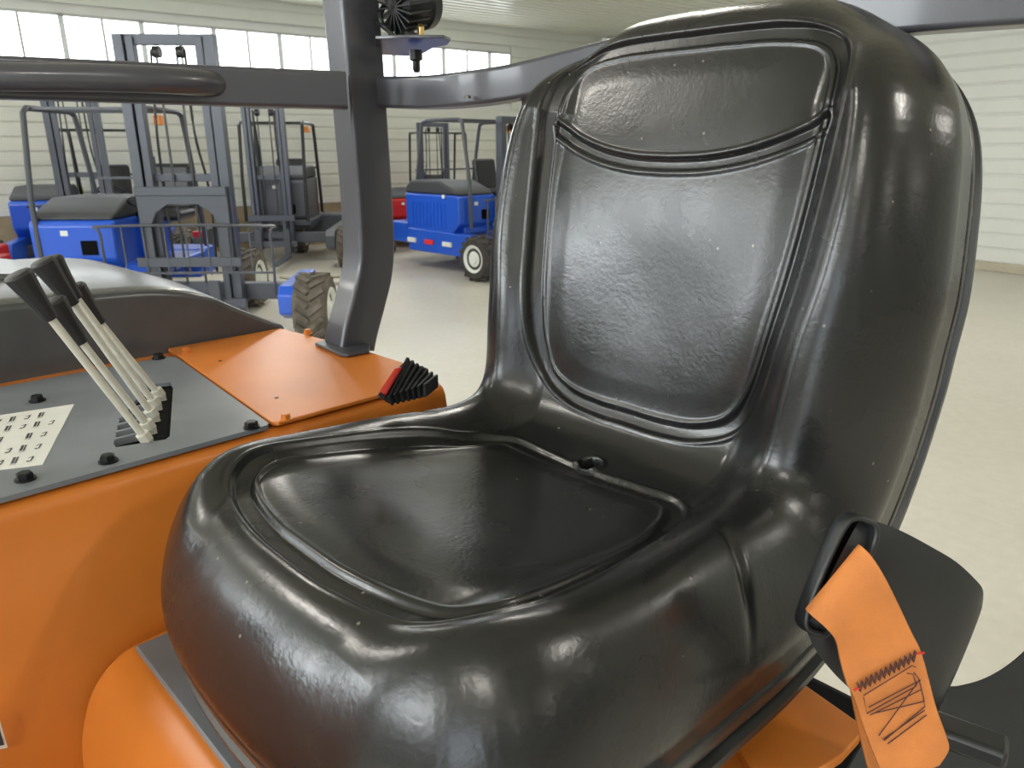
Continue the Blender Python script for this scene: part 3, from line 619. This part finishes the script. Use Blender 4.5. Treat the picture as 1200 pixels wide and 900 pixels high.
def ribbon(name, eg, m, parent, label, th=.0022):
    Lp = cr([P(a[0], a[1], d) for a, b, d in eg], 5); Rp = cr([P(b[0], b[1], d) for a, b, d in eg], 5); bm = NB(); top = []; bot = []
    for i in range(len(Lp)):
        t = (Lp[min(i+1, len(Lp)-1)]-Lp[max(i-1, 0)]); n = t.cross(Rp[i]-Lp[i]).normalized()*th/2
        top.append([bm.verts.new(Lp[i].lerp(Rp[i], k/6)+n) for k in range(7)]); bot.append([bm.verts.new(Lp[i].lerp(Rp[i], k/6)-n) for k in range(7)])
    for i in range(len(Lp)-1):
        for k in range(6):
            bm.faces.new((top[i][k], top[i][k+1], top[i+1][k+1], top[i+1][k])); bm.faces.new((bot[i][k], bot[i+1][k], bot[i+1][k+1], bot[i][k+1]))
        for k in (0, 6): bm.faces.new((top[i][k], top[i+1][k], bot[i+1][k], bot[i][k]))
    for i in (0, -1): bm.faces.new(top[i]+bot[i][::-1])
    return obj(name, bm, m, parent, label, sharp=60)
belt = ribbon('seat_belt', eg, 'webbing', T, 'orange seat belt webbing folded out of the black guide')
ribbon('belt_underlap', [((1012, 800), (996, 806), .585), ((1022, 850), (1006, 856), .585), ((1040, 905), (1018, 905), .585)], 'webbing', T, None)
def thread(name, polys, m, r):
    bm = NB()
    for p in polys: tube(bm, [P(x, y, d) for x, y, d in p], r, 6)
    obj(name, bm, m, belt)
zz = []
for k in range(25):
    t = k/24; zz.append((1004+t*68+(0), 806-t*38+(5 if k % 2 else -6), .5665+.0005*t))
dd = .5660
thread('zigzag_stitch', [zz, [(x+1.5, y+1.5, d) for x, y, d in zz]], 'thread', .0006)
BXS = [[(1012, 817), (1016, 836), (1072, 805), (1074, 803), (1070, 790), (1063, 789)], [(1012, 815), (1069, 780), (1073, 782)], [(1020, 838), (1080, 808), (1084, 828), (1036, 868), (1030, 862), (1078, 796)], [(1024, 836), (1083, 822)], [(1036, 866), (1084, 832)], [(1018, 829), (1079, 797)], [(1040, 872), (1086, 838)], [(1071, 788), (1077, 796), (1083, 822)]]
thread('box_stitch', [[(x, y, .5635-(y-800)*.00003) for x, y in p] for p in BXS], 'thread', .00045)
thread('red_stitch', [[(1074, 766, .5665), (1083, 765, .5668)]], 'red_thread', .0009); thread('red_stitch', [[(1001, 809, .5665), (1007, 806, .5665)]], 'red_thread', .0009)

# ---- black rounded fender at the near rear corner
cc = P(1085, 560, .78); 
bm = NB(); inner = [(1030, 830), (1100, 806), (1125, 802), (1150, 795), (1175, 782), (1200, 762), (1230, 730), (1260, 690)]; outer_ = [(1300, 960), (1270, 990), (1230, 1000), (1190, 1000), (1150, 1000), (1110, 1000), (1070, 1000), (960, 960)]
poly = [P(x, y, .74) for x, y in cr([(a, b, 0) for a, b in inner], 5) for x, y in ((x, y),)] if False else [P(p.x, p.y, .76) for p in cr([(a, b, 0) for a, b in inner], 5)]+[P(a, b, .72) for a, b in outer_]
off = TI.to_3x3() @ Vector((0, .25, -.95)); hull(bm, poly, [p+off*.04 for p in poly]); obj('rear_fender', bm, 'black_plastic', T, 'black rounded rear fender', bev=.008)
bm = NB(); box(bm, P(1090, 850, .67), (.03, .12, .02), Matrix.Rotation(.2, 3, 'Z')); obj('belt_anchor', bm, 'black_plastic', T, 'black belt anchor bracket', bev=.005)

# ------------------------------------------------------------------ forklifts at the far side of the hall
def truck(name, label, x, y, rot, paint, hood='hood_far', mast_h=2.5, mast_w=.36, pod=(-1.05, -.32), cab=(-.30, .85), sc=1.0, rim='white_paint', tire='tire', guard_h=2.12, backrest=True, arm_out=1.0, podx=(-1.1, .15), podz=1.12, guard='grey_paint', big=.31, mast='mast_steel', seat_y=None, rail_w=.055, arch=False, tw=.24, leg0=-1.05, cross=None):
    t = thing(name, label, 'forklift', Matrix.Translation((x, y, 0)) @ Matrix.Rotation(R_(rot), 4, 'Z') @ Matrix.Scale(sc, 4))
    p0, p1 = pod; a, b = podx
    ce = cross if cross is not None else max(p1, .9); bm = NB(); box(bm, ((a-.15)/1, (p0+ce)/2, .52), (.5, ce-p0, .32)); obj('chassis', bm, paint, t, bev=.03)
    bm = NB(); box(bm, (.12, 0, .40), (.14, 2*arm_out, .16)); obj('cross_member', bm, 'grey_paint', t, bev=.01)
    for sd in (-1, 1):
        yy = sd*arm_out
        bm = NB(); prism(bm, [(leg0, .26), (.80, .26), (.95, .33), (.95, .50), (.88, .58), (leg0, .60)], yy-.09 if sd > 0 else yy-.06, yy+.06 if sd > 0 else yy+.09, 'y'); obj('straddle_leg', bm, paint, t, bev=.015)
        wheel(t, (.72, yy+sd*.19, big), (0, sd, 0), big, tw, tire, rim, 16)
    wheel(t, (-1.05, .1, big), (0, 1, 0), big, .24, tire, rim, 16)
    bm = NB(); prism(bm, [(a, .50), (b-.25, .50), (b, .72), (b, podz-.04), (b-.04, podz), (a, podz)], p0, p1, 'y'); pd = obj('engine_pod', bm, paint, t, bev=.025)
    bm = NB(); prism(bm, [(a+.0, podz+.001), (b-.03, podz+.001), (b-.08, podz+.06), (b-.45, podz+.19), (a+.12, podz+.19), (a+.01, podz+.10)], p0+.01, p1-.01, 'y'); obj('hood', bm, hood, t, bev=.04, seg=3)
    gl = NB()
    for k in range(10): box(gl, (a+.18+(b-a-.5)*k/9, p0-.004, podz-.30), (.028, .012, .36))
    obj('grille', gl, 'dark_screen' if paint != 'blue_paint' else 'blue_paint', pd)
    bm = NB(); box(bm, (b+.002, (p0+p1)/2+.15, .84), (.01, .16, .14)); obj('opening_shade', bm, 'black_matte', pd, bev=.02)  # black panel on the pod face, shade of an opening put in as colour
    bm = NB(); box(bm, (b-.02, p0+.33, podz-.12), (.05, .07, .05)); obj('badge', bm, 'white_paint', pd); bm = NB(); lathe(bm, [(.03, 0), (.03, .02)], Matrix.Translation((b-.3, p0-.02, podz-.02)) @ Matrix.Rotation(R_(90), 4, 'X'), 10); obj('round_badge', bm, 'white_paint', pd)
    for k in range(3):
        bm = NB(); box(bm, (a+.15+k*.42, p0-.02, .42), (.2, .03, .07)); obj('reflector', bm, ('white_paint', 'reflect_red', 'white_paint')[k], pd, bev=.005)
    # operator side
    c0, c1 = cab
    bm = NB(); box(bm, (-.45, (c0+c1)/2, .62), (1.1, abs(c1-c0), .10)); box(bm, (-.6, (c0+c1)/2, .85), (.55, .5, .38)); obj('operator_deck', bm, paint, t, bev=.02)
    sy = seat_y if seat_y is not None else (c0+c1)/2
    bm = NB(); box(bm, (-.55, sy, 1.10), (.46, .46, .12)); box(bm, (-.80, sy, 1.36), (.11, .46, .50), Matrix.Rotation(R_(-10), 3, 'Y')); obj('seat', bm, 'black_plastic', t, bev=.05, seg=3)
    bm = NB(); tube(bm, [(-.02, sy, .7), (-.12, sy, 1.22)], .025, 8); g = Matrix.Translation((-.13, sy, 1.24)) @ Matrix.Rotation(R_(-25), 4, 'Y')
    tube(bm, [g @ Vector((.17*math.cos(i*math.pi/8), .17*math.sin(i*math.pi/8), 0)) for i in range(16)], .014, 6, closed=True)
    for i in range(3): bar(bm, g @ Vector((0, 0, 0)), g @ Vector((.17*math.cos(i*2.09), .17*math.sin(i*2.09), 0)), .02, .012)
    obj('steering_wheel', bm, 'black_plastic', t)
    H = guard_h
    for yy in (c0+.02, c1-.02):
        bm = NB(); tube(bm, cr([(-1.08, yy, .7), (-1.02, yy, 1.2), (-.86, yy, H-.12), (-.80, yy, H-.02), (-.70, yy, H)], 6)+[Vector((.0, yy, H)), Vector((.06, yy, H-.04))]+[Vector((.20, yy, 1.3)), Vector((.22, yy, .66))], .027, 8, up=Vector((0, 1, 0))); obj('guard_post', bm, guard, t)
    bm = NB()
    bm.free()
    for p_, q_ in [(Vector((-.72+k*.17, c0+.02, H)), Vector((-.72+k*.17, c1-.02, H))) for k in range(5)]+[(Vector((-1.0, c0, 1.45)), Vector((-1.0, c1, 1.45)))]:
        bm = NB(); bar(bm, p_, q_, .03, .025); obj('guard_bar', bm, guard, t)
    # mast
    mx = .25
    for sd in (-1, 1):
        bm = NB(); w = mast_w
        prism(bm, [(mx-.05, sd*w-sd*.0), (mx+.07, sd*w), (mx+.07, sd*(w-rail_w)), (mx+.05, sd*(w-rail_w)), (mx+.05, sd*(w-.02)), (mx-.03, sd*(w-.02)), (mx-.03, sd*(w-rail_w)), (mx-.05, sd*(w-rail_w))], .18, mast_h, 'z'); obj('mast_rail', bm, mast, t, smooth=False)
        bm = NB(); box(bm, (mx+.01, sd*(w-rail_w*1.5-.01), .2+mast_h/2-.1), (.09, rail_w*.8, mast_h-.24)); obj('inner_rail', bm, mast, t, bev=.004)
        bm = NB(); tube(bm, [(mx-.06, sd*(w-.14), .25), (mx-.06, sd*(w-.14), mast_h*.62)], .03, 10); tube(bm, [(mx-.06, sd*(w-.14), mast_h*.62), (mx-.06, sd*(w-.14), mast_h-.1)], .017, 8); obj('lift_cylinder', bm, 'grey_paint', t)
        bm = NB(); bar(bm, Vector((mx+.02, sd*.09, .5)), Vector((mx+.02, sd*.09, mast_h-.1)), .018, .012); obj('lift_chain', bm, 'black_plastic', t)
        bm = NB(); tube(bm, cr([(mx-.02, sd*.15, mast_h-.12), (mx+.05, sd*.17, mast_h*.7), (mx-.03, sd*.21, mast_h*.5), (mx, sd*.2, .6)], 6), .012, 6); obj('hydraulic_hose', bm, 'black_plastic', t)
        bm = NB(); prism(bm, [(mx+.15, .55), (mx+.19, .55), (mx+.19, .16), (mx+1.1, .12), (mx+1.1, .105), (mx+.15, .10)], sd*.22-.05, sd*.22+.05, 'y'); obj('fork', bm, 'grey_paint', t, bev=.004)
    for zz_, hh in ((mast_h-.04, .09), (mast_h*.55, .07), (.45, .12)):
        bm = NB(); box(bm, (mx-.03 if zz_ < 2 else mx, 0, zz_), (.06, 2*mast_w-.02, hh)); obj('mast_crossbar', bm, mast, t, bev=.005)
    for yy in (-.09, .12):
        bm = NB(); lathe(bm, [(.05, -.03), (.05, .03)], Matrix.Translation((mx, yy, mast_h-.14)) @ Matrix.Rotation(R_(90), 4, 'X'), 12); obj('chain_pulley', bm, 'black_plastic', t)
    bm = NB(); box(bm, (mx+.12, 0, .32), (.04, 2*mast_w+.1, .09)); box(bm, (mx+.12, 0, .72), (.04, 2*mast_w+.1, .09)); box(bm, (mx+.10, mast_w-.12, .52), (.03, .06, .45)); box(bm, (mx+.10, -mast_w+.12, .52), (.03, .06, .45)); obj('carriage', bm, mast, t, bev=.005)
    if backrest:
        bm = NB(); w = mast_w+.35
        tube(bm, cr([(mx+.14, -w, .40), (mx+.14, -w, .98), (mx+.14, -w+.06, 1.06), (mx+.14, w-.06, 1.06), (mx+.14, w, .98), (mx+.14, w, .40)], 4), .014, 8, up=Vector((1, 0, 0)))
        for k in range(1, 8): bar(bm, Vector((mx+.14, -w+2*w*k/8, .6)), Vector((mx+.14, -w+2*w*k/8, 1.06)), .012, .012)
        bar(bm, Vector((mx+.14, -w, .62)), Vector((mx+.14, w, .62)), .02, .02)
        obj('load_backrest', bm, guard, t)
    bm = NB(); box(bm, (-1.08, c0+.02, podz+.06), (.065, .065, .13)); obj('warning_label', bm, 'yellow_label', t, bev=.01)
    if arch:
        w = mast_w-.02
        bm = NB(); prism(bm, [(-w, .62), (-w, 1.42), (w, 1.42), (w, .62), (w-.10, .62), (w-.10, 1.05), (w-.16, 1.18), (w-.28, 1.26), (-w+.28, 1.26), (-w+.16, 1.18), (-w+.10, 1.05), (-w+.10, .62)], mx+.09, mx+.12, 'x')
        box(bm, (mx+.13, 0, 1.38), (.03, 2*w, .08)); obj('carriage_plate', bm, mast, t, bev=.004)
    bm = NB(); box(bm, (-1.12, c1-.12, .82), (.07, .10, .07)); obj('tail_light', bm, 'reflect_red', t, bev=.01)
    bm = NB(); box(bm, (-.2, c1-.0, H-.10), (.09, .08, .09)); obj('head_lamp', bm, 'amber', t, bev=.01)
    return t
E_ = truck('forklift', 'blue forklift nearest the camera with tall grey mast behind the levers', -3.10, 7.35, -88, 'blue_paint', mast_h=2.72, mast_w=.44, pod=(-1.55, -.75), cab=(-1.5, -.35), podz=1.10, podx=(-1.0, .22), seat_y=-.55, tire='tire_dusty', big=.33, rail_w=.085, arch=True, tw=.30, arm_out=1.05, leg0=.05, cross=-.4)
C_ = truck('forklift', 'grey forklift with open twin mast and dusty lugged tyre by the wall', -3.80, 12.0, -86, 'grey_paint', mast_h=2.42, mast_w=.31, tire='tire_dusty', guard='black_plastic', hood='hood_far', pod=(-.3, .5), podx=(-1.0, .1), podz=1.3, cab=(-.45, .55), seat_y=.1, guard_h=2.15, backrest=False)
D_ = truck('forklift', 'blue forklift with white wheel rim and steel hoop guard behind the seat back', -.12, 11.45, -45, 'blue_paint', mast_h=2.2, podz=1.12, rim='white_paint', guard='grey_paint', guard_h=2.15, cab=(-.9, .3), seat_y=.35)
F_ = truck('forklift', 'red forklift half hidden behind the guard post', -1.5, 14.0, -70, 'red_paint', mast_h=2.75, sc=.8, tire='tire_dusty', guard='black_plastic', guard_h=2.55, backrest=False)
G_ = truck('forklift', 'blue forklift with twin dark masts against the windowed wall', -6.1, 10.8, -70, 'blue_paint', mast_h=2.7, guard='black_plastic', sc=.95, rail_w=.08)
H_ = truck('forklift', 'red and grey forklift at the far edge of the row', -6.7, 7.5, -75, 'red_paint', mast_h=2.6, guard='grey_paint', sc=.95, rail_w=.08)
# a hose lying on the floor in front of the grey forklift
bm = NB(); tube(bm, cr([(-3.3, 10.3, .02), (-2.9, 10.1, .02), (-2.5, 10.35, .02), (-2.2, 10.1, .02), (-2.35, 9.8, .02), (-2.8, 9.75, .02)], 10), .02, 8)
o = obj('floor_hose', bm, 'hose_tan', None, 'tan hose curling on the concrete floor before the grey forklift'); o['category'] = 'hose'
